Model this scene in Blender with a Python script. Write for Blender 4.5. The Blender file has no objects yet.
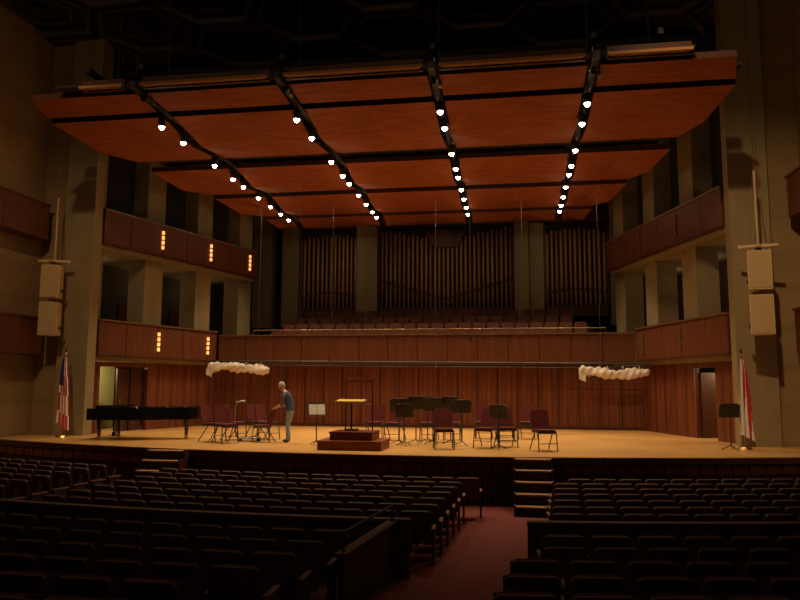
import bpy, math, random
from mathutils import Vector, Matrix
random.seed(4)
scene=bpy.context.scene
try: scene.view_settings.view_transform='Standard'
except Exception: pass
COL=scene.collection

# ---------------------------------------------------------------- materials
def pm(name,c1,c2=None,scale=(4,4,4),rough=.6,metal=0,bump=0,nscale=1.0,detail=4,slat=None,emit=None,estr=0,coat=0,spec=.5,contrast=(.3,.7)):
    m=bpy.data.materials.new(name); m.use_nodes=True
    nt=m.node_tree; N=nt.nodes; L=nt.links
    b=N['Principled BSDF']; b.inputs['Roughness'].default_value=rough; b.inputs['Metallic'].default_value=metal
    b.inputs['Specular IOR Level'].default_value=spec
    if coat: b.inputs['Coat Weight'].default_value=coat
    if c2 is None: c2=tuple(x*.8 for x in c1)
    tc=N.new('ShaderNodeTexCoord'); mp=N.new('ShaderNodeMapping'); mp.inputs['Scale'].default_value=scale
    L.new(tc.outputs['Object'],mp.inputs['Vector'])
    nz=N.new('ShaderNodeTexNoise'); nz.inputs['Scale'].default_value=nscale; nz.inputs['Detail'].default_value=detail
    L.new(mp.outputs['Vector'],nz.inputs['Vector'])
    r=N.new('ShaderNodeValToRGB'); e=r.color_ramp.elements
    e[0].position=contrast[0]; e[0].color=(*c1,1); e[1].position=contrast[1]; e[1].color=(*c2,1)
    L.new(nz.outputs['Fac'],r.inputs['Fac'])
    out=r.outputs['Color']
    if slat:
        axis,sc,dark=slat
        w=N.new('ShaderNodeTexWave'); w.wave_type='BANDS'; w.bands_direction=axis; w.inputs['Scale'].default_value=sc
        L.new(tc.outputs['Object'],w.inputs['Vector'])
        r2=N.new('ShaderNodeValToRGB'); e2=r2.color_ramp.elements
        e2[0].position=.0; e2[0].color=(dark,dark,dark,1); e2[1].position=.25; e2[1].color=(1,1,1,1)
        L.new(w.outputs['Fac'],r2.inputs['Fac'])
        mx=N.new('ShaderNodeMix'); mx.data_type='RGBA'; mx.blend_type='MULTIPLY'; mx.inputs[0].default_value=1
        L.new(out,mx.inputs[6]); L.new(r2.outputs['Color'],mx.inputs[7]); out=mx.outputs[2]
    L.new(out,b.inputs['Base Color'])
    if bump:
        bp=N.new('ShaderNodeBump'); bp.inputs['Strength'].default_value=bump; bp.inputs['Distance'].default_value=.02
        L.new(nz.outputs['Fac'],bp.inputs['Height']); L.new(bp.outputs['Normal'],b.inputs['Normal'])
    if emit:
        b.inputs['Emission Color'].default_value=(*emit,1); b.inputs['Emission Strength'].default_value=estr
    return m

M={}
M['canopy']=pm('canopy_wood',(.42,.122,.044),(.28,.077,.029),(1.2,7,1),.75,slat=('Y',2.2,.8),spec=.2)
M['canopyedge']=pm('canopy_edge_wood',(.44,.21,.09),(.34,.155,.06),(1,5,5),.6,spec=.2)
M['wallwood']=pm('cherry_wood_panel',(.20,.058,.026),(.125,.034,.016),(7,7,.5),.45,slat=('X',1.6,.65),spec=.35)
M['fascia']=pm('balcony_fascia_wood',(.15,.050,.022),(.105,.033,.015),(5,5,.8),.5,spec=.3)
M['choirwood']=pm('choir_seat_wood',(.13,.038,.019),(.085,.025,.013),(5,5,.8),.55,spec=.3)
M['darkwood']=pm('dark_wood',(.09,.03,.017),(.055,.018,.01),(5,5,.8),.5,spec=.3)
M['plaster']=pm('beige_plaster',(.31,.235,.125),(.245,.185,.095),(1,1,.5),.85,nscale=2,bump=.15)
M['plaster2']=pm('house_wall_plaster',(.33,.215,.095),(.26,.165,.07),(.6,.6,.6),.85,nscale=1.4,bump=.15,slat=('Z',.28,.88))
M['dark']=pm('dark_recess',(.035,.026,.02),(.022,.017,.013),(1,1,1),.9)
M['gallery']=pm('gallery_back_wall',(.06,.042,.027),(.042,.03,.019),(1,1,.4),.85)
M['ceil']=pm('hall_ceiling_paint',(.045,.036,.028),(.03,.024,.019),(.6,.6,.6),.9)
M['ceilrib']=pm('ceiling_coffer',(.12,.09,.06),(.09,.066,.044),(1,1,1),.85)
M['carpet']=pm('red_carpet',(.17,.022,.016),(.10,.014,.011),(14,14,14),.95,bump=.4)
M['seatfab']=pm('seat_upholstery',(.075,.034,.023),(.048,.022,.016),(20,20,20),.9,bump=.2,spec=.2)
M['seatwood']=pm('seat_shell_wood',(.12,.056,.031),(.08,.037,.021),(10,10,3),.6,spec=.25)
M['armwood']=pm('armrest_wood',(.26,.12,.06),(.18,.08,.04),(10,3,10),.5,spec=.3)
M['partition']=pm('partition_laminate',(.065,.05,.045),(.045,.035,.032),(3,3,3),.5,spec=.3)
M['black']=pm('black_lacquer',(.008,.008,.009),(.006,.006,.006),(3,3,3),.12,coat=.5)
M['blackmat']=pm('black_metal',(.02,.02,.022),(.012,.012,.014),(8,8,8),.5)
M['steel']=pm('brushed_steel',(.45,.43,.40),(.35,.33,.3),(2,2,40),.35,metal=1)
M['brass']=pm('brass',(.75,.5,.18),(.6,.4,.13),(4,4,4),.3,metal=1)
M['ivory']=pm('ivory_keys',(.8,.77,.68),(.74,.7,.62),(4,4,4),.3)
M['chairred']=pm('chair_upholstery',(.15,.028,.026),(.10,.02,.02),(25,25,25),.85,bump=.2,spec=.2)
M['paper']=pm('sheet_music_paper',(.8,.77,.68),(.72,.68,.6),(10,60,10),.8)
M['yellow']=pm('score_cover',(.75,.5,.10),(.62,.4,.07),(10,10,10),.6)
M['podium']=pm('podium_wood',(.22,.055,.024),(.16,.04,.018),(3,9,9),.5,spec=.3)
M['speaker']=pm('speaker_cream_cabinet',(.62,.44,.22),(.55,.39,.19),(3,3,3),.6)
M['grille']=pm('speaker_grille',(.55,.38,.18),(.45,.31,.15),(60,60,60),.8)
M['cloth']=pm('white_drape_cloth',(.82,.74,.68),(.66,.58,.52),(6,6,6),.9,bump=.5)
M['pipe']=pm('organ_pipe_metal',(.34,.165,.072),(.22,.10,.045),(3,3,.4),.42,metal=.35)
M['pipemouth']=pm('organ_pipe_mouth',(.02,.015,.012),None,(3,3,3),.7)
M['rail']=pm('bronze_rail',(.25,.15,.08),(.18,.1,.05),(3,3,3),.45,metal=.5)
M['lens']=pm('lamp_lens',(1,.9,.7),None,(1,1,1),.3,emit=(1,.80,.50),estr=30)
M['glow']=pm('fascia_lamp',(1,.7,.3),None,(1,1,1),.5,emit=(1,.42,.10),estr=1.5)
M['tread']=pm('stair_tread_wood',(.42,.22,.10),(.33,.17,.08),(2,9,9),.5)
M['doorpale']=pm('pale_door_paint',(.60,.70,.80),(.55,.64,.74),(3,3,1),.5)
M['room']=pm('backstage_wall',(.50,.42,.18),(.43,.36,.16),(1,1,1),.8)
M['fred']=pm('flag_red',(.60,.03,.03),(.46,.02,.025),(8,8,8),.75)
M['fwhite']=pm('flag_white',(.82,.76,.68),(.72,.66,.58),(8,8,8),.75)
M['fblue']=pm('flag_blue',(.03,.04,.18),(.02,.03,.12),(8,8,8),.75)
M['skin']=pm('skin',(.62,.36,.25),(.56,.31,.21),(20,20,20),.55)
M['lip']=pm('lip',(.45,.16,.13),None,(20,20,20),.55)
M['hair']=pm('grey_hair',(.50,.49,.47),(.30,.29,.28),(60,60,15),.8,bump=.8)
M['shirt']=pm('navy_shirt',(.08,.10,.18),(.05,.065,.12),(14,14,14),.85,slat=('Z',9,.6))
M['jeans']=pm('faded_jeans',(.30,.36,.44),(.22,.27,.34),(14,14,14),.85)
M['shoe']=pm('shoe_leather',(.03,.025,.02),None,(9,9,9),.5)
M['eye']=pm('eye',(.03,.02,.015),None,(9,9,9),.2)
m=bpy.data.materials.new('stage_plank_floor'); m.use_nodes=True; nt=m.node_tree; N=nt.nodes; L=nt.links
b=N['Principled BSDF']; b.inputs['Roughness'].default_value=.36
tc=N.new('ShaderNodeTexCoord'); br=N.new('ShaderNodeTexBrick')
br.inputs['Color1'].default_value=(.66,.38,.13,1); br.inputs['Color2'].default_value=(.56,.31,.10,1); br.inputs['Mortar'].default_value=(.26,.14,.05,1)
br.inputs['Scale'].default_value=1; br.inputs['Brick Width'].default_value=2.2; br.inputs['Row Height'].default_value=.22; br.inputs['Mortar Size'].default_value=.006
nz=N.new('ShaderNodeTexNoise'); nz.inputs['Scale'].default_value=.5; nz.inputs['Detail'].default_value=5
mx=N.new('ShaderNodeMix'); mx.data_type='RGBA'; mx.blend_type='MULTIPLY'; mx.inputs[0].default_value=.55
L.new(tc.outputs['Object'],br.inputs['Vector']); L.new(tc.outputs['Object'],nz.inputs['Vector'])
L.new(br.outputs['Color'],mx.inputs[6])
r=N.new('ShaderNodeValToRGB'); r.color_ramp.elements[0].position=.3; r.color_ramp.elements[0].color=(.55,.5,.45,1); r.color_ramp.elements[1].position=.65; r.color_ramp.elements[1].color=(1,1,1,1)
L.new(nz.outputs['Fac'],r.inputs['Fac']); L.new(r.outputs['Color'],mx.inputs[7]); L.new(mx.outputs[2],b.inputs['Base Color'])
M['stage']=m

# ---------------------------------------------------------------- mesh builder
class MB:
    def __init__(s): s.v=[]; s.f=[]; s.m=[]; s.mats=[]; s.T=Matrix.Identity(4); s.sm=[]
    def mi(s,k):
        if k not in s.mats: s.mats.append(k)
        return s.mats.index(k)
    def add(s,vs,fs,k,smooth=False,T=None):
        o=len(s.v); T=s.T if T is None else s.T@T
        s.v+= [tuple(T@Vector(p)) for p in vs]
        i=s.mi(k)
        for f in fs: s.f.append(tuple(a+o for a in f)); s.m.append(i); s.sm.append(smooth)
    def box(s,a,b,k,T=None):
        x0,y0,z0=a; x1,y1,z1=b
        s.add([(x0,y0,z0),(x1,y0,z0),(x1,y1,z0),(x0,y1,z0),(x0,y0,z1),(x1,y0,z1),(x1,y1,z1),(x0,y1,z1)],
              [(0,3,2,1),(4,5,6,7),(0,1,5,4),(1,2,6,5),(2,3,7,6),(3,0,4,7)],k,T=T)
    def cbox(s,c,sz,k,T=None):
        s.box([c[i]-sz[i]/2 for i in range(3)],[c[i]+sz[i]/2 for i in range(3)],k,T)
    def prism(s,poly,z0,z1,k,T=None,smooth=False):
        n=len(poly); vs=[(x,y,z0) for x,y in poly]+[(x,y,z1) for x,y in poly]
        s.add(vs,[tuple(range(n-1,-1,-1)),tuple(range(n,2*n))]+[(i,(i+1)%n,n+(i+1)%n,n+i) for i in range(n)],k,smooth,T)
    def cyl(s,p,q,r0,k,r1=None,n=10,smooth=True,T=None):
        r1=r0 if r1 is None else r1
        p=Vector(p); q=Vector(q); d=(q-p).normalized()
        a=d.orthogonal().normalized(); c=d.cross(a)
        vs=[]
        for P,R in ((p,r0),(q,r1)):
            for i in range(n):
                t=2*math.pi*i/n; vs.append(tuple(P+(a*math.cos(t)+c*math.sin(t))*R))
        s.add(vs,[(i,(i+1)%n,n+(i+1)%n,n+i) for i in range(n)],k,smooth,T)
        s.add(vs,[tuple(range(n-1,-1,-1)),tuple(range(n,2*n))],k,False,T)
    def tube(s,pts,r,k,n=8,T=None):
        for i in range(len(pts)-1): s.cyl(pts[i],pts[i+1],r,k,n=n,T=T)
    def sph(s,c,r,k,nu=12,nv=8,T=None,zmin=-1,zmax=1):
        if not hasattr(r,'__len__'): r=(r,r,r)
        vs=[];fs=[]
        a0=math.acos(zmax);a1=math.acos(zmin)
        for j in range(nv+1):
            ph=a0+(a1-a0)*j/nv
            for i in range(nu):
                t=2*math.pi*i/nu
                vs.append((c[0]+r[0]*math.sin(ph)*math.cos(t),c[1]+r[1]*math.sin(ph)*math.sin(t),c[2]+r[2]*math.cos(ph)))
        for j in range(nv):
            for i in range(nu): fs.append((j*nu+i,(j+1)*nu+i,(j+1)*nu+(i+1)%nu,j*nu+(i+1)%nu))
        s.add(vs,fs,k,True,T)
    def grid(s,fn,nu,nv,k,smooth=True,T=None):
        vs=[fn(i/nu,j/nv) for j in range(nv+1) for i in range(nu+1)]
        fs=[(j*(nu+1)+i,j*(nu+1)+i+1,(j+1)*(nu+1)+i+1,(j+1)*(nu+1)+i) for j in range(nv) for i in range(nu)]
        s.add(vs,fs,k,smooth,T)
    def build(s,name,loc=None,rz=0,parent=None,bevel=0,scale=1):
        me=bpy.data.meshes.new(name); me.from_pydata(s.v,[],s.f)
        for k in s.mats: me.materials.append(M[k])
        me.polygons.foreach_set('material_index',s.m); me.polygons.foreach_set('use_smooth',s.sm); me.update()
        ob=bpy.data.objects.new(name,me); COL.objects.link(ob)
        if loc: ob.location=loc
        ob.rotation_euler=(0,0,rz); ob.scale=(scale,)*3
        if parent: ob.parent=parent
        if bevel:
            bm=ob.modifiers.new('bevel','BEVEL'); bm.width=bevel; bm.segments=2; bm.limit_method='ANGLE'
        return ob
def inst(ob,loc,rz=0):
    o=ob.copy(); o.location=loc; o.rotation_euler=(0,0,rz); COL.objects.link(o); return o
def RT(x=0,y=0,z=0,rx=0,ry=0,rz=0):
    return Matrix.Translation((x,y,z))@Matrix.Rotation(rz,4,'Z')@Matrix.Rotation(ry,4,'Y')@Matrix.Rotation(rx,4,'X')

CEIL=14.0
def ys(x): return 17.65+.016*(x-1)**2
def zf(x,y):
    ye=y-.016*(x-1)**2
    return -1.15+.008*max(0,13-ye)**2

# ---------------------------------------------------------------- room shell
mb=MB()
def ff(u,v):
    x=-12.6+25.2*u; y=-5+28*v; return (x,y,zf(x,y))
mb.grid(ff,40,56,'carpet'); mb.build('floor')
mb=MB(); mb.box((-13.2,-5,CEIL),(13.2,38,CEIL+.3),'ceil'); mb.build('ceiling')
mb=MB()
R=1.75
for i in range(-5,6):
    for j in range(0,8):
        cx=i*R*1.62; cy=10.4+j*R*1.87+(R*.93 if i%2 else 0)
        if cy>24.6 or abs(cx)>11.5: continue
        for k in range(6):
            a0=math.pi/3*k; a1=math.pi/3*(k+1)
            for ro,ri,z0 in ((R*1.0,R*.90,CEIL-.3),(R*.62,R*.56,CEIL-.15)):
                P=[(cx+rr*math.cos(a),cy+rr*math.sin(a)) for rr,a in ((ro,a0),(ro,a1),(ri,a1),(ri,a0))]
                mb.prism(P,z0,CEIL-.002,'ceilrib')
        mb.cyl((cx,cy,CEIL-.18),(cx,cy,CEIL-.01),.28,'dark',n=16)
mb.build('trim_1')
mb=MB()
mb.box((-13.2,24.9,CEIL-.9),(13.2,25.3,CEIL),'ceil')
for i in range(11): mb.box((-11.6+i*2.2,25.3,CEIL-.7),(-11.45+i*2.2,36.9,CEIL-.01),'ceil')
mb.build('trim_2')

SA=10.2; SX,SY=.2583,.9661; LL=8.9
def side(sg):
    A=Vector((sg*SA,22.4)); d=Vector((-sg*SX,SY)); n=Vector((sg*SY,SX))
    def ob(mb,t0,t1,o0,o1,z0,z1,k):
        P=[A+d*t+n*o for t,o in ((t0,o0),(t1,o0),(t1,o1),(t0,o1))]
        mb.prism([(p.x,p.y) for p in P],z0,z1,k)
    return A,d,n,ob
for sg,nm in ((-1,'left'),(1,'right')):
    A,d,n,ob=side(sg)
    w=MB()
    w.box((min(sg*12.3,sg*12.9),-5,-1.4),(max(sg*12.3,sg*12.9),22.4,CEIL),'plaster2')
    w.box((min(sg*11.3,sg*12.9),22.4,0),(max(sg*11.3,sg*12.9),22.9,CEIL),'plaster2')
    w.box((min(sg*SA,sg*11.3),22.1,0),(max(sg*SA,sg*11.3),22.6,CEIL),'plaster')
    w.build('wall_'+nm)
    w=MB()
    doors=(.73,3.0) if sg<0 else (1.7,3.0)
    segs=[(.0,doors[0]),(doors[1],7.1)]
    for a,b_ in segs:
        npn=max(1,round((b_-a)/.9)); st=(b_-a)/npn
        for i in range(npn): ob(w,a+i*st+.015,a+(i+1)*st-.015,.35,.45,0.0,2.47,'wallwood')
        ob(w,a,b_,.44,.55,0,2.47,'darkwood')
    ob(w,doors[0],doors[1],.35,.5,2.3,2.47,'wallwood')
    w.build('wall_stage_'+nm)
    w=MB()
    for z0 in (2.6,6.5): ob(w,0,LL+.3,.14,2.88,z0-.12,z0+.02,'plaster')
    for t in (.2,3.2,6.1,9.0):
        ob(w,t-.48,t+.48,.45,1.25,2.62,6.38,'plaster')
        ob(w,t-.48,t+.48,.45,1.25,6.52,CEIL,'plaster')
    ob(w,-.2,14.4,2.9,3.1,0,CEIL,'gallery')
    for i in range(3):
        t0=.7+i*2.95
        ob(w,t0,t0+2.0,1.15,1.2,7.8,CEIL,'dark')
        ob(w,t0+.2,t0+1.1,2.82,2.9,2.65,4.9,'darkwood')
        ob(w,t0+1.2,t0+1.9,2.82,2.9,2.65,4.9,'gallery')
    w.build('wall_gallery_'+nm)
    for lev,(z0,z1,te) in enumerate(((2.62,3.85,6.55),(6.52,7.72,LL+.35))):
        w=MB()
        edges=[0.25,1.5,3.1,4.5,5.96]+([7.4,8.7,te] if te>8 else [te])
        for a,b_ in zip(edges[:-1],edges[1:]):
            ob(w,a+.015,b_-.015,0,.07,z0,z1,'fascia')
        ob(w,.25,te,.06,.13,z0,z1,'darkwood')
        ob(w,.25,te,-.05,.13,z1,z1+.06,'rail')
        ob(w,.25,te,-.03,.0,z0,z0+.07,'darkwood')
        for t in (3.1,5.96,8.7):
            if t<te:
                for q in range(4): 
                    zz=z0+.30+q*.19
                    ob(w,t-.05,t+.05,-.05,.0,zz,zz+.13,'glow' if sg<0 else 'rail')
        w.build('balcony_fascia')
    for z0,z1 in ((2.65,3.85),(6.55,7.72)):
        w=MB()
        for i in range(8):
            y1=21.9-i*2.2
            w.box((min(sg*11.75,sg*12.29),y1-2.17,z0),(max(sg*11.75,sg*12.29),y1,z1),'fascia')
        w.box((min(sg*11.7,sg*12.29),4.4,z1),(max(sg*11.7,sg*12.29),21.95,z1+.06),'rail')
        w.build('box_seat_fascia')

A,d,n,ob=side(-1)
w=MB(); ob(w,1.72,2.97,.56,.64,0,2.25,'darkwood'); ob(w,2.3,2.34,.5,.56,0,2.25,'blackmat')
ob(w,1.8,1.86,.5,.56,1.0,1.2,'steel'); ob(w,1.0,1.35,1.2,1.26,0.0,2.1,'doorpale'); w.build('door_1')
w=MB(); ob(w,.6,3.3,2.3,2.4,0,2.45,'room'); ob(w,1.5,1.9,2.2,2.3,.9,1.7,'paper'); ob(w,2.0,2.5,2.0,2.3,0,1.0,'plaster2'); w.build('wall_backstage_left')
A,d,n,ob=side(1)
w=MB(); ob(w,2.94,3.0,.56,1.4,0,2.15,'darkwood'); ob(w,2.9,2.95,1.2,1.3,1.0,1.15,'steel'); w.build('door_2')
w=MB(); ob(w,1.4,4.2,2.3,2.4,0,2.45,'room'); ob(w,1.9,2.3,2.1,2.3,.8,1.5,'doorpale'); w.build('wall_backstage_right')
mb=MB(); mb.box((-13.2,37,-1.2),(13.2,37.4,CEIL),'gallery'); mb.build('wall_back')
mb=MB(); mb.box((-13.2,-5.4,-1.4),(13.2,-5,CEIL),'plaster2'); mb.build('wall_rear')

# ---------------------------------------------------------------- stage platform
mb=MB()
xs=[-12.28+24.56*i/60 for i in range(61)]
poly=[(x,ys(x)) for x in xs]+[(12.28,30),(-12.28,30)]
mb.prism(poly,-.14,0,'stage')
mb.build('stage_floor')
mb=MB()
for i in range(60):
    x0,x1=xs[i],xs[i+1]
    y0,y1=ys(x0),ys(x1)
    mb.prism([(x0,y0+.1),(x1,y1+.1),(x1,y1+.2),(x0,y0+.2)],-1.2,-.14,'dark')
    mb.prism([(x0,y0-.02),(x1,y1-.02),(x1,y1+.02),(x0,y0+.02)],-.16,-.02,'darkwood')
    mb.prism([(x0+.02,y0+.03),(x1-.02,y1+.03),(x1-.02,y1+.11),(x0+.02,y0+.11)],-.42,-.18,'darkwood' if x0>-6 else 'wallwood')
    for q in range(4):
        xa=x0+.03+q*.1
        mb.prism([(xa,ys(xa)+.05),(xa+.05,ys(xa)+.05),(xa+.05,ys(xa)+.11),(xa,ys(xa)+.11)],-1.15,-.45,'darkwood')
mb.build('stage_front_fascia')

mb=MB()
npn=22; W=8.75
for i in range(npn):
    x0=-W+2*W*i/npn; x1=-W+2*W*(i+1)/npn
    yy=29.2
    mb.box((x0+.02,yy,0),(x1-.02,yy+.06,2.48),'wallwood')
    if i%2==0: mb.box((x0-.025,yy-.04,0),(x0+.025,yy+.03,2.48),'darkwood')
mb.box((-W,29.25,0),(W,29.4,2.48),'dark')
mb.box((-W,29.15,0),(W,29.2,.12),'darkwood')
mb.build('wall_stage_back')
mb=MB()
for i in range(14):
    x0=-8.45+16.9*i/14; x1=-8.45+16.9*(i+1)/14
    mb.box((x0+.012,28.8,2.62),(x1-.012,28.9,3.7),'fascia')
mb.box((-8.45,28.88,2.6),(8.45,29.0,3.7),'darkwood'); mb.box((-8.45,28.75,3.7),(8.45,29.05,3.76),'rail')
mb.box((-8.45,28.8,2.5),(8.45,29.15,2.62),'darkwood')
mb.cyl((-7,28.95,3.95),(7.4,28.95,3.95),.022,'rail')
for i in range(19): mb.cyl((-7+i*.8,28.95,3.74),(-7+i*.8,28.95,3.95),.014,'rail',n=6)
mb.build('choir_parapet')
mb=MB()
for i in range(4):
    y=29.42+i*1.3; z=3.1+i*.42
    mb.box((-7.4,y,2.63),(7.4,y+1.3,z),'darkwood')
mb.box((-7.4,34.62,2.63),(7.4,35.35,4.6),'darkwood')
mb.build('choir_terrace')
mb=MB()
for i in range(4):
    y=30.15+i*1.3; z=3.1+i*.42
    hw_=7.0-.12*i
    nS=int(2*hw_/.62)
    for k in range(nS):
        x=-hw_+.35+k*.62+.2
        T=RT(x,y,z)
        prof=[(-.27,0),(.27,0),(.27,.42),(.2,.5),(-.2,.5),(-.27,.42)]
        mb.prism(prof,-.03,.03,'choirwood',T=T@RT(0,.25,.42,rx=math.radians(82)))
        mb.box((-.24,-.2,.4),(.24,.22,.48),'chairred',T=T)
        mb.box((-.29,-.2,0.003),(-.26,.25,.62),'choirwood',T=T)
mb.build('choir_seating')

# ---------------------------------------------------------------- pipe organ
mb=MB()
YO=36.0
def bay(x0,x1,n,foot,top,z0=5.55):
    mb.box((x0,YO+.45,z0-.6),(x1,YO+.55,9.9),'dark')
    mb.box((x0,YO-.35,z0-.5),(x1,YO+.5,z0),'darkwood')
    st=(x1-x0)/n
    for i in range(n):
        x=x0+st*(i+.5); u=(x-(x0+x1)/2)/((x1-x0)/2)
        r=st*.40*(1-.16*((i*7)%3)/2); zfoot=z0+foot(u); zt=top(u)+.12*((i*5)%3-1)*.5
        y=YO+.12*math.cos(u*3)
        mb.cyl((x,y,z0),(x,y,zfoot),.03,'pipe',r1=r,n=10)
        mb.cyl((x,y,zfoot),(x,y,zt),r,'pipe',n=12)
        mb.cbox((x,y-r,zfoot+.12),(r*1.0,.03,.14),'pipemouth')
bay(-2.88,3.85,30,lambda u:.35+.95*abs(u),lambda u:8.9+.7*abs(u)**.7)
bay(-7.0,-4.05,13,lambda u:.5+.25*math.cos(u*1.5),lambda u:9.45-.25*u*u)
bay(5.42,8.4,13,lambda u:.5+.25*math.cos(u*1.5),lambda u:9.45-.25*u*u)
mb.prism([(-.75,0),(.75,0),(1.1,.55),(.55,.35),(0,.65),(-.55,.35),(-1.1,.55)],-.05,.05,'darkwood',T=RT(.48,YO-.2,8.95,rx=math.pi/2))
mb.prism([(-.9,0),(.9,0),(.5,-.3),(-.5,-.3)],-.05,.05,'darkwood',T=RT(.48,YO-.2,8.95,rx=math.pi/2))
for x0,x1 in ((-7.05,-6.95),(-4.1,-4.0),(-2.93,-2.83),(3.8,3.9),(5.37,5.47),(8.35,8.45)): mb.box((x0,YO-.35,5.5),(x1,YO+.4,9.9),'darkwood')
mb.box((-7.0,YO-.3,9.75),(8.4,YO+.5,10.3),'darkwood')
mb.build('pipe_organ')
mb=MB()
for x0,x1,dy in ((-7.95,-7.1,0),(-4.0,-2.95,0),(3.92,4.62,0),(4.66,5.35,.3),(8.5,9.3,0),(-9.6,-8.6,.2)):
    mb.box((x0,YO-.6+dy,4.6),(x1,YO+.6,CEIL),'plaster')
mb.build('trim_3')

# ---------------------------------------------------------------- acoustic canopy
mb=MB()
ZC=9.32
def hw(y): return 9.6-.22*(y-18.5)
tracks=[-5.85,-1.95,1.95,5.85]
bands=[(17.1,18.25,9.1,9.4),(18.6,22.45,9.5,8.9),(23.4,26.7,8.9,8.1),(27.15,30.4,8.1,7.2),(30.75,32.7,7.2,6.6)]
for bi,(y0,y1,w0,w1) in enumerate(bands):
    zb=ZC-.012*(y0-17)
    for c in range(5):
        def xe(y,q):
            wq=w0+(w1-w0)*(y-y0)/(y1-y0)
            if q==0: return -wq
            if q==5: return wq
            return tracks[q-1]
        def fn(u,v,dz=0):
            y=y0+(y1-y0)*v
            xl=xe(y,c)+(.15 if c>0 else 0); xr=xe(y,c+1)-(.15 if c<4 else 0)
            x=xl+(xr-xl)*u
            if y1-y0>1.5: fold=-.24*(1-abs(2*v-1))*(0.2+.8*abs(2*u-1))
            else: fold=.06*(1-v)
            return (x,y,zb+fold+dz)
        nn=2
        mb.grid(lambda u,v:fn(u,v),nn,2,'canopy',smooth=False)
        mb.grid(lambda u,v:fn(u,v,.16),nn,2,'darkwood',smooth=False)
        for e in (0,1):
            P=[fn(i/nn,e) for i in range(nn+1)]
            mb.add([p for p in P]+[(p[0],p[1],p[2]+.16) for p in P],[(i,i+1,nn+2+i,nn+1+i) for i in range(nn)],'darkwood')  # dark wood colour puts shade on the front edges, as if unlit
            P=[fn(e,i/2) for i in range(3)]
            mb.add([p for p in P]+[(p[0],p[1],p[2]+.16) for p in P],[(i,i+1,4+i,3+i) for i in range(2)],'darkwood')
for a,b_ in ((-7.3,-6.1),(-5.6,-2.15),(-1.75,1.75),(2.15,5.6),(6.1,8.0)):
    mb.prism([(a,16.5),(b_,16.5),(b_-.1,16.65),(a+.1,16.65)],ZC+.03,ZC+.10,'canopyedge')
    mb.box((a,16.65,ZC+.0),(b_,16.75,ZC+.3),'darkwood')
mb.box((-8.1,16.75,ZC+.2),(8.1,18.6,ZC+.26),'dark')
for x in tracks:
    mb.box((x-.08,16.6,ZC+.02),(x+.08,31.6,ZC+.2),'blackmat')
for a,b_ in ((22.45,23.5),(18.15,18.65),(26.6,27.25),(30.3,30.85)):
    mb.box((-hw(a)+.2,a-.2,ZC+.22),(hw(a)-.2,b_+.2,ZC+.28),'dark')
for y in (18.5,22.6,26.8,30.7):
    mb.box((-hw(y)+.3,y-.1,ZC+.45),(hw(y)-.3,y+.1,ZC+.7),'blackmat')
for x in tracks+[-7.4,7.4]:
    mb.box((x-.06,17.0,ZC+.7),(x+.06,32,ZC+.85),'blackmat')
    for y in (18.5,26.8):
        mb.cyl((x,y,ZC+.8),(x,y,CEIL),.025,'blackmat',n=6)
mb.build('acoustic_canopy')

# stage downlights
fx=MB()
fx.cyl((0,0,.02),(0,0,.26),.085,'blackmat',n=14)
fx.cyl((0,0,.0),(0,0,.03),.10,'blackmat',n=14)
fx.sph((0,0,.03),(.085,.085,.12),'lens',nu=12,nv=5,zmin=-1,zmax=0)
fx.tube([(-.12,0,.14),(-.12,0,.30),(.12,0,.30),(.12,0,.14)],.012,'blackmat',n=6)
fx.cyl((0,0,.25),(0,0,.44),.02,'blackmat',n=6)
YL=[18.35,19.7,22.0,23.6,24.6,26.2,27.6,28.9,30.0]
first=None
for ti,x in enumerate(tracks):
    for k,y in enumerate(YL):
        yy=y+[.0,.15,-.1,.1][ti]*(1 if k not in (0,8) else 0)
        loc=(x+.05*((k*3+ti)%3-1),yy,ZC-.40)
        if first is None: first=fx.build('stage_downlight',loc=loc)
        else: inst(first,loc)
        ld=bpy.data.lights.new('downlight_lamp','SPOT'); ld.energy=390; ld.spot_size=math.radians(96); ld.spot_blend=.85
        ld.color=(1,.72,.40); ld.shadow_soft_size=.1
        lo=bpy.data.objects.new('downlight_lamp',ld); lo.location=(loc[0],loc[1],loc[2]-.16); COL.objects.link(lo)
        lo.rotation_euler=(math.radians(-3),0,0)
for x in tracks:
    u=MB()
    u.cyl((0,0,.05),(0,-.18,-.12),.07,'blackmat',n=12); u.cyl((0,-.0,.05),(0,0,.6),.02,'steel',n=6); u.box((-.1,-.05,-.02),(.1,.03,.06),'steel')
    u.cyl((.15,.1,-.05),(.15,.0,-.2),.05,'steel',n=10)
    u.build('stage_spotlight',loc=(x,17.35,ZC+.05))

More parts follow.
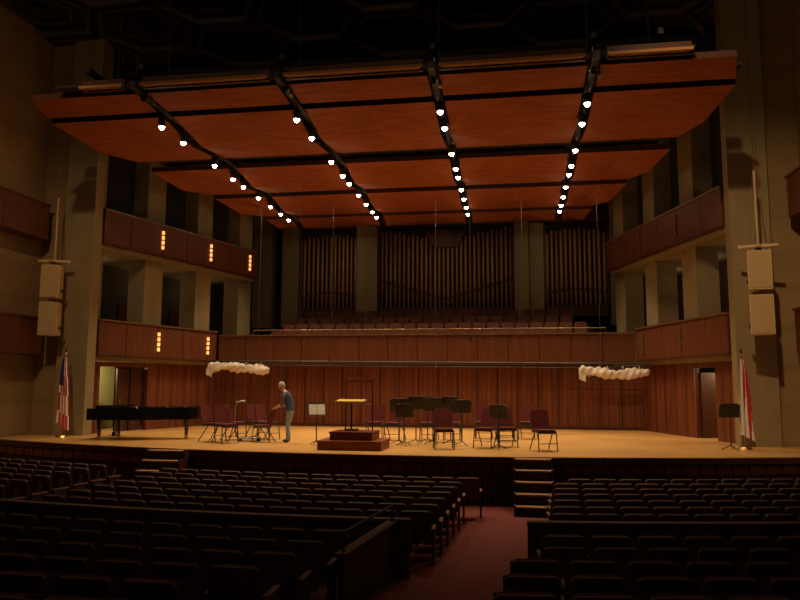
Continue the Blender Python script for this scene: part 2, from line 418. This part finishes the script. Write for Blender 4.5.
# ---------------------------------------------------------------- fly pipe with rolled cloth
mb=MB()
YP=27.4
mb.cyl((-8.4,YP,2.62),(8.7,YP,2.50),.035,'blackmat',n=10); mb.cyl((-8.4,YP,2.46),(8.7,YP,2.34),.02,'blackmat',n=8)
for x in (-6.2,-3.2,.9,4.2,7.0): 
    zz=2.62-.12*(x+8.5)/17.5
    mb.cyl((x,YP,zz),(x,YP,8.95),.008,'steel',n=5); mb.cyl((x,YP,zz-.2),(x,YP,zz+.05),.03,'steel',n=6)
mb.build('fly_batten')
def roll(name,x0,x1,zz,ph):
    r=MB()
    def f(u,v):
        x=x0+(x1-x0)*u; a=2*math.pi*v
        R=.135+.026*math.sin(u*17+ph)+.02*math.sin(u*61+a*2)+.022*math.sin(a*3+u*12)
        R*=min(1,math.sin(math.pi*min(1,max(0,u)))*5+.45)
        return (x,YP+R*math.cos(a)*.9,zz+.07*math.sin(u*5+ph)-.03+R*math.sin(a)*1.25)
    r.grid(f,90,16,'cloth')
    for q in (.15,.4,.62,.85):
        x=x0+(x1-x0)*q; 
        r.tube([(x+.02*math.sin(a),YP+.16*math.cos(a),zz+.20*math.sin(a)) for a in [i*math.pi/6 for i in range(13)]],.009,'cloth',n=5)
    def tail(u,v): return (x0+(.12)*u*2,YP-.10-.04*math.sin(u*9),zz-.03-.25*v-.1*u)
    r.grid(tail,8,6,'cloth')
    r.build(name)
roll('rolled_cloth',-8.3,-5.7,2.36,0)
roll('rolled_cloth',6.2,8.7,2.22,1.7)
mb=MB()
for x,y in ((-3.6,24.5),(2.4,24.5)):
    mb.cyl((x,y,3.3),(x,y,8.95),.008,'blackmat',n=5); mb.cyl((x,y,3.15),(x,y,3.32),.025,'blackmat',n=8)
mb.build('hanging_microphones')

# ---------------------------------------------------------------- hanging speakers
def speaker(x,y,z0,rz):
    s=MB()
    for k in range(2):
        zz=k*1.22
        P=[(-.3,-.28),(.3,-.28),(.22,.28),(-.22,.28)]
        s.prism(P,zz,zz+1.08,'speaker')
        s.box((-.27,-.3,zz+.04),(.27,-.275,zz+1.04),'grille')
        s.box((-.33,-.1,zz+.2),(-.28,.1,zz+.28),'blackmat'); s.box((.28,-.1,zz+.2),(.33,.1,zz+.28),'blackmat')
        s.box((-.06,-.02,zz+1.08),(.06,.02,zz+1.22),'steel')
    s.box((-.5,-.05,2.42),(.5,.05,2.5),'speaker'); s.box((-.06,-.35,2.36),(.06,.35,2.42),'rail')
    s.cyl((-.2,0,2.46),(-.03,0,4.6),.012,'rail',n=6); s.cyl((.2,0,2.46),(.03,0,4.6),.012,'rail',n=6)
    s.cyl((0,0,2.46),(0,0,4.6),.03,'speaker',n=6)
    s.cyl((0,0,4.6),(0,0,CEIL-z0-.01),.008,'rail',n=6)
    return s.build('hanging_loudspeaker',loc=(x,y,z0),rz=rz,bevel=.012)
speaker(-11.1,21.4,3.25,.25); speaker(10.55,20.9,3.1,-.25)

# ---------------------------------------------------------------- flags
def flag(x,y,kind,h):
    f=MB()
    f.cyl((0,0,0),(0,0,.06),.19,'brass',r1=.15,n=20); f.cyl((0,0,.06),(0,0,h),.016,'brass',n=8)
    f.sph((0,0,h+.05),(.03,.03,.05),'brass'); f.prism([(0,-.03),(.05,.03),(0,.16),(-.05,.03)],-.01,.01,'brass',T=RT(0,0,h+.1,rx=math.pi/2))
    top=h-.06; bot=.45
    nf=40; nv=26
    for i in range(nf):
        for j in range(nv):
            def pt(i,j):
                u=i/nf; v=j/nv
                a=u*math.pi*2*3.5
                wd=(.06+.18*v**.6)*(1 if kind=='us' else 1.1)
                xx=(u-.4)*2*wd*.8+.03*math.sin(a)*v
                yy=-.04-.06*math.cos(a)*(.4+v*.7)-.02*math.sin(v*6)
                zz=top-(top-bot)*v - .25*u*v
                return (xx,yy,zz)
            if kind=='us':
                if j/nv<.42 and i/nf<.5: k='fblue'
                else: k='fred' if (i*13//nf + (j//7))%2==0 else 'fwhite'
            else:
                q=i/nf+.2*j/nv
                k='fwhite' if (q<.5 or .62<q<.78 or q>1.0) else 'fred'
            f.add([pt(i,j),pt(i+1,j),pt(i+1,j+1),pt(i,j+1)],[(0,1,2,3)],k,True)
    return f.build('national_flag' if kind=='us' else 'city_flag',loc=(x,y,0))
flag(-10.5,21.4,'us',2.6); flag(10.05,21.2,'dc',2.5)

# ---------------------------------------------------------------- grand piano (keyboard end at -X)
mb=MB()
def catmull(P,n=8):
    out=[]
    for i in range(len(P)-1):
        p0=P[max(0,i-1)];p1=P[i];p2=P[i+1];p3=P[min(len(P)-1,i+2)]
        for k in range(n):
            t=k/n
            out.append(tuple(.5*((2*p1[j])+(-p0[j]+p2[j])*t+(2*p0[j]-5*p1[j]+4*p2[j]-p3[j])*t*t+(-p0[j]+3*p1[j]-3*p2[j]+p3[j])*t**3) for j in (0,1)))
    out.append(P[-1]); return out
bent=catmull([(-.95,-.76),(-.4,-.75),(.15,-.62),(.6,-.25),(1.0,-.05),(1.35,.02),(1.55,.2),(1.6,.42),(1.5,.62),(1.25,.72)])
body2=[(-1.22,-.76)]+bent+[(-1.22,.76)]
mb.prism(body2,.60,.97,'black')
mb.prism([(x*1.012,y*1.015) for x,y in body2],.98,1.01,'black')
mb.box((-1.5,-.76,.60),(-1.2,.76,.72),'black')
mb.box((-1.5,-.76,.72),(-1.2,-.66,.95),'black'); mb.box((-1.5,.66,.72),(-1.2,.76,.95),'black')
mb.box((-1.24,-.66,.72),(-1.2,.66,.98),'black')
mb.box((-1.47,-.62,.72),(-1.25,.62,.745),'ivory')
for i in range(52):
    if i%7 in (0,1,3,4,5): mb.box((-1.38,-.605+i*.0238,.745),(-1.25,-.594+i*.0238,.76),'black')
mb.box((-1.24,-.72,1.0),(-.7,.72,1.05),'black')
for lx,ly in ((-1.15,-.6),(-1.15,.6),(1.2,.4)):
    mb.cyl((lx,ly,.62),(lx,ly,.48),.095,'black',r1=.085,n=8,smooth=False); mb.cyl((lx,ly,.48),(lx,ly,.12),.08,'black',r1=.05,n=8,smooth=False)
    mb.box((lx-.05,ly-.03,.06),(lx+.05,ly+.03,.13),'brass'); mb.cyl((lx,ly-.025,.045),(lx,ly+.025,.045),.045,'brass',n=12)
mb.box((-1.0,-.12,.08),(-.9,.12,.2),'black'); mb.cyl((-.95,-.07,.2),(-.95,-.07,.64),.02,'black'); mb.cyl((-.95,.07,.2),(-.95,.07,.64),.02,'black')
for q in (-.07,0,.07): mb.box((-1.14,q-.012,.09),(-1.0,q+.012,.105),'brass')
mb.build('grand_piano',loc=(-7.55,21.2,0),rz=math.radians(2),bevel=.006,scale=1.0)

# ---------------------------------------------------------------- chairs / stands
def chairmesh():
    c=MB()
    seat=[(-.22,-.2),(-.18,-.23),(.18,-.23),(.22,-.2),(.23,.17),(.18,.21),(-.18,.21),(-.23,.17)]
    c.prism(seat,.43,.46,'blackmat'); c.prism([(x*.97,y*.97) for x,y in seat],.46,.50,'chairred')
    def bk(u,v,o=0): 
        x=(u-.5)*.46*(1-.18*max(0,v-.7)/.3); return (x,.21+.10*v+o+.03*math.cos((u-.5)*math.pi),.54+.42*v)
    c.grid(lambda u,v:bk(u,v,0),8,6,'chairred'); c.grid(lambda u,v:bk(u,v,.045),8,6,'chairred')
    for e in (0,1):
        for i in range(8):
            a=bk(i/8,e);b2=bk((i+1)/8,e);d2=bk(i/8,e,.045);e2=bk((i+1)/8,e,.045); c.add([a,b2,e2,d2],[(0,1,2,3)],'chairred')
        for i in range(6):
            a=bk(e,i/6);b2=bk(e,(i+1)/6);d2=bk(e,i/6,.045);e2=bk(e,(i+1)/6,.045); c.add([a,b2,e2,d2],[(0,1,2,3)],'chairred')
    for sx in (-1,1):
        c.tube([(sx*.235,-.24,0),(sx*.225,-.2,.44),(sx*.225,.18,.45),(sx*.225,.26,.6),(sx*.21,.34,.94)],.014,'blackmat')
        c.tube([(sx*.225,.02,.44),(sx*.24,.33,0)],.014,'blackmat')
    c.tube([(-.23,-.21,.42),(.23,-.21,.42)],.011,'blackmat'); c.tube([(-.23,.2,.43),(.23,.2,.43)],.011,'blackmat')
    c.tube([(-.232,-.22,.18),(.232,-.22,.18)],.009,'blackmat')
    return c
ch=None
def chair(x,y,rz):
    global ch
    if ch is None: ch=chairmesh().build('orchestra_chair',loc=(x,y,0),rz=rz,scale=1.1); return ch
    return inst(ch,(x,y,0),rz)
R_=math.radians
for x,y,a in ((-5.05,20.7,75),(-4.5,20.3,50),(-4.7,21.5,80),(-3.75,21.8,70),(-4.2,22.2,60),
              (.15,22.3,-10),(-.5,22.6,0),(1.95,19.6,10),(3.05,20.2,-20),(3.6,20.6,15),(4.6,19.6,20),
              (2.85,23.6,0),(3.5,24.4,0),(4.25,23.8,-10),(1.2,22.6,0),(1.9,22.9,0),(3.55,22.6,5)):
    chair(x,y,R_(a))
oc=chair(-3.57,20.8,R_(-90)); oc.scale=(1.0,1.0,1.0)
def stand(x,y,rz,h=1.12,paper=False):
    s=MB()
    for k in range(3):
        a=2*math.pi*k/3; s.tube([(0,0,.12),(.25*math.cos(a),.25*math.sin(a),.012)],.012,'blackmat')
    s.cyl((0,0,.1),(0,0,.7),.018,'blackmat'); s.cyl((0,0,.6),(0,0,h-.05),.014,'blackmat')
    T=RT(0,-.02,h,rx=R_(72))
    desk=[(-.27,-.19),(.27,-.19),(.27,.14),(.2,.2),(-.2,.2),(-.27,.14)]
    s.prism(desk,-.008,.008,'blackmat',T=T); s.box((-.26,-.2,.0),(.26,-.185,.06),'blackmat',T=T)
    if paper:
        s.box((-.23,-.16,.012),(-.005,.14,.018),'paper',T=T); s.box((.005,-.16,.012),(.23,.14,.018),'paper',T=T)
    return s.build('music_stand',loc=(x,y,0),rz=rz)
stand(-1.75,20.2,R_(25),1.0,True)
for x,y,a,h in ((.52,20.9,185,1.12),(.98,21.2,175,1.18),(1.5,21.0,180,1.15),(2.0,21.2,170,1.18),(2.35,20.8,190,1.1),(.75,20.4,170,.98),
                (3.4,19.8,150,1.0),(1.25,21.8,180,1.18)):
    stand(x,y,R_(a),h)
stand(9.6,20.9,R_(180),1.05)
mb=MB()
for sx in (-.22,.22):
    mb.tube([(.35,sx,.1),(-.3,sx,.1)]+[(-.3-.14*math.sin(t),sx,.1+.62*(1-math.cos(t))) for t in [i*math.pi/16 for i in range(1,13)]]+[(-.25,sx,1.2),(-.14,sx,1.18)],.018,'steel')
mb.tube([(-.14,-.22,1.18),(-.14,.22,1.18)],.018,'steel'); mb.box((-.3,-.22,.09),(.35,.22,.12),'blackmat')
for a in (-.25,.3):
    for b_ in (-.2,.2): mb.cyl((a,b_-.02,.045),(a,b_+.02,.045),.045,'blackmat',n=12)
mb.build('chair_trolley',loc=(-4.1,21.1,0),rz=R_(20))
mb=MB()
mb.box((-.85,-.6,0),(.85,.7,.24),'podium'); mb.box((-.57,-.38,.24),(.57,.66,.46),'podium')
mb.box((-.87,-.62,.2),(.87,.72,.245),'podium'); mb.box((-.59,-.4,.42),(.59,.68,.465),'carpet')
for x in (-.38,.38): 
    mb.cyl((x,.62,.46),(x,.62,1.80),.02,'darkwood'); 
mb.box((-.43,.59,1.76),(.43,.66,1.86),'podium'); mb.cyl((-.38,.62,1.15),(.38,.62,1.15),.015,'darkwood')
mb.build('conductor_podium',loc=(-.42,19.15,0),bevel=.008)
mb=MB()
mb.cyl((0,0,.0),(0,0,.04),.2,'blackmat',n=16); mb.cyl((0,0,0.04),(0,0,.72),.025,'blackmat')
T=RT(0,0,.78,rx=R_(8)); mb.box((-.42,-.24,-.012),(.42,.24,.012),'darkwood',T=T); mb.box((-.42,-.26,0),(.42,-.24,.05),'yellow',T=T); mb.box((-.4,-.22,.013),(.36,.2,.03),'yellow',T=T)
mb.build('conductor_stand',loc=(-.55,19.4,.467))

def stairs(x,w,n=5):
    y0=min(ys(x-w/2),ys(x+w/2))-.03
    s=MB()
    H=1.15; st=H/n
    for i in range(n):
        z1=-st*i-.02; ya=y0-.27*(i+1); 
        s.box((-w/2,ya,z1-.035),(w/2,ya+.29,z1),'tread'); s.box((-w/2+.03,ya+.03,-1.148),(w/2-.03,ya+.27,z1-.05),'dark')
        s.box((-w/2-.04,ya,-1.148),(-w/2,ya+.27,z1+.02),'darkwood'); s.box((w/2,ya,-1.148),(w/2+.04,ya+.27,z1+.02),'darkwood')
    s.build('stage_stairs',loc=(x,0,0))
stairs(4.25,.82); stairs(-5.15,1.0)

# ---------------------------------------------------------------- auditorium seats
def seat(mb,T):
    outline=[(-.25,.0),(.25,.0),(.255,.42),(.245,.47),(.21,.495),(-.21,.495),(-.245,.47),(-.255,.42)]
    B=T@RT(0,-.22,.38,rx=R_(102))
    mb.prism(outline,0,.03,'seatwood',T=B)
    mb.prism([(x*.93,y*.96+.01) for x,y in outline],-.06,0,'seatfab',T=B)
    mb.box((-.23,-.04,-.21),(.23,.06,.23),'seatfab',T=T@RT(0,-.02,.55,rx=R_(-14)))
    for sx in (-.27,.27):
        mb.box((sx-.02,-.2,.0),(sx+.02,.12,.54),'partition',T=T)
        mb.prism([(sx-.03,-.22),(sx+.03,-.22),(sx+.03,.16),(sx+.02,.19),(sx-.02,.19),(sx-.03,.16)],.54,.575,'armwood',T=T)
def lefte(y): return 3.2-(17-y)*.129
def righte(y): return lefte(y)+1.55
def rows(name,Ys,xa,xb,pitch=.56):
    mb=MB()
    for Y in Ys:
        a=xa(Y); b_=xb(Y); n_=int((b_-a)/pitch); 
        if n_<1: continue
        off=(b_-a-n_*pitch)/2
        for i in range(n_):
            x=a+pitch/2+i*pitch+off
            y=Y+.016*(x-1)**2
            yaw=math.atan(.032*(x-1))
            if (x-3.85)**2+y*y<4.0: continue
            seat(mb,RT(x,y,zf(x,y),rz=yaw))
    return mb.build(name)
front=[16.2-.72*i for i in range(7)]
back=[9.85-.95*i for i in range(9)]
rows('auditorium_seating',front,lambda y:-4.5,lambda y:lefte(y),.54)
rows('auditorium_seating',front,lambda y:-11.6,lambda y:-5.8,.54)
rows('auditorium_seating',front,lambda y:righte(y),lambda y:11.6,.54)
rows('auditorium_seating',back,lambda y:-11.3,lambda y:lefte(y)-.35,.58)
rows('auditorium_seating',back,lambda y:righte(y)+.1,lambda y:11.3,.58)
def part(name,x0,x1,ret=None):
    p=MB(); n_=max(2,int((x1-x0)/.6))
    for i in range(n_):
        a=x0+(x1-x0)*i/n_; b_=x0+(x1-x0)*(i+1)/n_
        ya=10.75+.016*(a-1)**2; yb=10.75+.016*(b_-1)**2
        z=-1.2
        p.prism([(a+.005,ya),(b_-.005,yb),(b_-.005,yb+.09),(a+.005,ya+.09)],z,-.30,'partition')
        p.prism([(a,ya-.03),(b_,yb-.03),(b_,yb+.12),(a,ya+.12)],-.30,-.26,'seatwood')
    if ret:
        p.prism([(ret,8.6),(ret+.09,8.6),(ret+.35,10.8),(ret+.26,10.8)],-1.2,-.32,'partition')
        p.prism([(ret-.03,8.55),(ret+.12,8.55),(ret+.38,10.85),(ret+.23,10.85)],-.32,-.28,'seatwood')
        p.tube([(ret+.05,8.7,-.28),(ret+.05,8.7,-.06),(ret+.3,10.7,-.06),(ret+.3,10.7,-.28)],.018,'blackmat')
    p.build(name)
part('partition_wall',-11.6,2.3,1.75); part('partition_wall',4.0,11.6)

# ---------------------------------------------------------------- person
def skin(verts,edges,rad,root=0,sub=2):
    me=bpy.data.meshes.new('tmp'); me.from_pydata(verts,edges,[]); o=bpy.data.objects.new('tmp',me); COL.objects.link(o)
    md=o.modifiers.new('s','SKIN'); md.use_smooth_shade=True
    if not me.skin_vertices:
        bpy.context.view_layer.objects.active=o
        bpy.ops.mesh.customdata_skin_add()
    for i,r_ in enumerate(rad):
        sv=me.skin_vertices[0].data[i]; sv.radius=(r_,r_) if not hasattr(r_,'__len__') else r_; sv.use_root=(i in (root if hasattr(root,'__len__') else [root]))
    sb=o.modifiers.new('u','SUBSURF'); sb.levels=sub; sb.render_levels=sub
    dg=bpy.context.evaluated_depsgraph_get(); ev=o.evaluated_get(dg); nm=bpy.data.meshes.new_from_object(ev)
    V=[tuple(v.co) for v in nm.vertices]; F=[tuple(p.vertices) for p in nm.polygons]
    bpy.data.objects.remove(o); return V,F
pb=MB()
WR=((.40,.17,1.03),(.42,-.17,1.035))
J=[(0,0,.95),(.03,0,1.10),(.09,0,1.28),(.14,0,1.41),(.20,0,1.50),(.245,0,1.57),
   (0,.09,.88),(.05,.105,.50),(-.02,.115,.10),(.03,.12,.055),(.15,.135,.04),
   (0,-.09,.88),(.10,-.105,.50),(.10,-.115,.10),(.15,-.12,.055),(.27,-.135,.04),
   (.135,.10,1.405),(.15,.185,1.375),(.17,.24,1.11),WR[0],
   (.135,-.10,1.405),(.15,-.185,1.375),(.19,-.24,1.11),WR[1]]
E=[(0,1),(1,2),(2,3),(3,4),(4,5),(0,6),(6,7),(7,8),(8,9),(9,10),(0,11),(11,12),(12,13),(13,14),(14,15),(3,16),(16,17),(17,18),(18,19),(3,20),(20,21),(21,22),(22,23)]
Rr=[(.12,.15),(.12,.145),(.125,.16),(.10,.12),(.055,.058),(.05,.05),.095,.07,.055,.045,.032,.095,.07,.055,.045,.032,.085,.068,.048,.029,.085,.068,.048,.029]
V,F=skin(J,E,Rr,0,3)
groups={}
for f in F:
    c=[sum(V[i][k] for i in f)/len(f) for k in range(3)]
    if c[2]<.085: k='shoe'
    elif c[2]<.93 and c[0]<.33 : k='jeans'
    elif (c[2]>1.475+.25*(.2-c[0])) or (c[0]>.235 and c[2]<1.16 and abs(c[1])>.13): k='skin'
    else: k='shirt'
    groups.setdefault(k,[]).append(f)
for k,fs in groups.items(): pb.add(V,fs,k,True)
for w_ in WR:
    wv=Vector(w_); fw=Vector((.9,0,-.43)).normalized(); lat=Vector((0,1,0)); dn=fw.cross(lat)
    if dn.z>0: dn=-dn
    sgn=-1 if w_[1]>0 else 1
    V2=[wv-fw*.02,wv+fw*.045,wv+fw*.085]; E2=[(0,1),(1,2)]; R2=[(.026,.02),(.038,.018),(.036,.014)]; roots=[0]
    for q,(lt,ln) in enumerate(((-.03,.07),(-.01,.08),(.01,.075),(.03,.058))):
        b0=len(V2); s0=wv+fw*.075+lat*lt
        V2+=[s0,s0+fw*ln*.4+dn*.008,s0+fw*ln*.7+dn*.03,s0+fw*ln*.8+dn*.055]; E2+=[(b0,b0+1),(b0+1,b0+2),(b0+2,b0+3)]; R2+=[.0095,.009,.0085,.007]; roots.append(b0)
    b0=len(V2); s0=wv+fw*.025+lat*sgn*.022
    V2+=[s0,s0+fw*.03+lat*sgn*.028+dn*.008,s0+fw*.055+lat*sgn*.034+dn*.025]; E2+=[(b0,b0+1),(b0+1,b0+2)]; R2+=[.012,.010,.0085]; roots.append(b0)
    V3,F3=skin([tuple(p) for p in V2],E2,R2,roots,1); pb.add(V3,F3,'skin',True)
H=RT(.285,0,1.655,ry=R_(20))
def headf(u,v,s=1.0):
    a=2*math.pi*u; ph=math.pi*v
    x=.098*math.sin(ph)*math.cos(a); y=.076*math.sin(ph)*math.sin(a); z=.122*math.cos(ph)
    if z<0: x=x*(1-.18*(-z/.122))+.012*(-z/.122); y*=1-.28*(-z/.122)
    if x>0 and abs(y)<.03:
        w=max(0,1-abs(y)/.024)
        x+=.024*math.exp(-((z+.018)/.02)**2)*w
        x+=.006*math.exp(-((z+.058)/.014)**2)
        x+=.007*math.exp(-((z+.10)/.018)**2)
    if x>0: x-=.009*math.exp(-((z-.012)/.014)**2)*math.exp(-((abs(y)-.03)/.014)**2)
    return (x*s,y*s,z*s)
pb.grid(headf,64,44,'skin',T=H)
for sy in (-1,1):
    pb.sph((.074,sy*.03,.012),(.010,.013,.008),'fwhite',nu=10,nv=6,T=H); pb.sph((.082,sy*.03,.012),.0045,'eye',nu=8,nv=5,T=H)
    pb.sph((-.005,sy*.076,-.005),(.018,.009,.030),'skin',nu=10,nv=8,T=H)
    pb.sph((.084,sy*.03,.034),(.006,.016,.004),'hair',nu=8,nv=5,T=H)
pb.sph((.092,0,-.060),(.008,.022,.005),'lip',nu=10,nv=6,T=H)
def hairf(u,v):
    a=2*math.pi*u; lim=.28+.38*(.5-.5*math.cos(a))+.012*math.sin(a*11)
    p=headf(u,v*lim); r_=1.075+.012*math.sin(a*9)+.01*math.sin(v*17+a*5)
    return (p[0]*r_-.006,p[1]*r_,p[2]*r_+.002)
pb.grid(hairf,60,18,'hair',T=H)
pb.build('man',loc=(-2.72,20.8,.0),rz=math.pi)

# ---------------------------------------------------------------- lights
def pt(name,loc,e,col=(1,.72,.42),r=.3):
    l=bpy.data.lights.new(name,'POINT'); l.energy=e; l.color=col; l.shadow_soft_size=r
    o=bpy.data.objects.new(name,l); o.location=loc; COL.objects.link(o)
def spot(name,loc,tgt,e,ang,col=(1,.66,.34),r=.2,blend=1):
    l=bpy.data.lights.new(name,'SPOT'); l.energy=e; l.color=col; l.shadow_soft_size=r; l.spot_size=math.radians(ang); l.spot_blend=blend
    o=bpy.data.objects.new(name,l); o.location=loc; COL.objects.link(o)
    o.rotation_euler=(Vector(tgt)-Vector(loc)).to_track_quat('-Z','Y').to_euler()
for x in (-8,0,8):
    for y in (3,10): pt('house_lamp',(x,y,12.8),68,(1,.66,.36),.4)
spot('added_wall_wash',(-5.5,8,12.8),(-11.4,21.5,3.5),1900,46)  # added spots with no visible source, brighten side walls, speakers and flags
spot('added_wall_wash',(5.5,8,12.8),(11.3,21.5,3.5),3600,46)
for x in (-5,.5,6): spot('added_organ_wash',(x,32.2,8.6),(x,36,7.2),42,110,(1,.7,.38),.1)  # added spots at the canopy rear to brighten the dim organ
pt('backstage_lamp',(-11.3,24.1,2.2),85,(1,.92,.5),.15)
pt('backstage_lamp',(11.2,24.9,2.2),60,(1,.75,.4),.15)
for sg in (-1,1):
    A,d,n,ob=side(sg)
    for t in (1.7,4.6,7.5):
        p=A+d*t+n*2.0
        pt('gallery_lamp',(p.x,p.y,5.9),4,(1,.75,.45),.1)
w=bpy.data.worlds.new('World'); scene.world=w; w.use_nodes=True
w.node_tree.nodes['Background'].inputs[0].default_value=(.02,.018,.016,1); w.node_tree.nodes['Background'].inputs[1].default_value=.3

# ---------------------------------------------------------------- camera
cd=bpy.data.cameras.new('Camera'); cam=bpy.data.objects.new('Camera',cd); COL.objects.link(cam)
cd.sensor_width=36; cd.lens=720/800*36; cd.clip_start=.05; cd.clip_end=200
th=math.radians(9.01); ph=math.radians(6.73); ro=math.radians(.25)
F_=Vector((-math.sin(th)*math.cos(ph),math.cos(th)*math.cos(ph),math.sin(ph)))
Rv=Vector((math.cos(th),math.sin(th),0)); Uv=Rv.cross(F_)
R2=Rv*math.cos(ro)+Uv*math.sin(ro); U2=R2.cross(F_)
mtx=Matrix((( R2.x,U2.x,-F_.x,3.85),(R2.y,U2.y,-F_.y,0),(R2.z,U2.z,-F_.z,1.7),(0,0,0,1)))
cam.matrix_world=mtx
scene.camera=cam
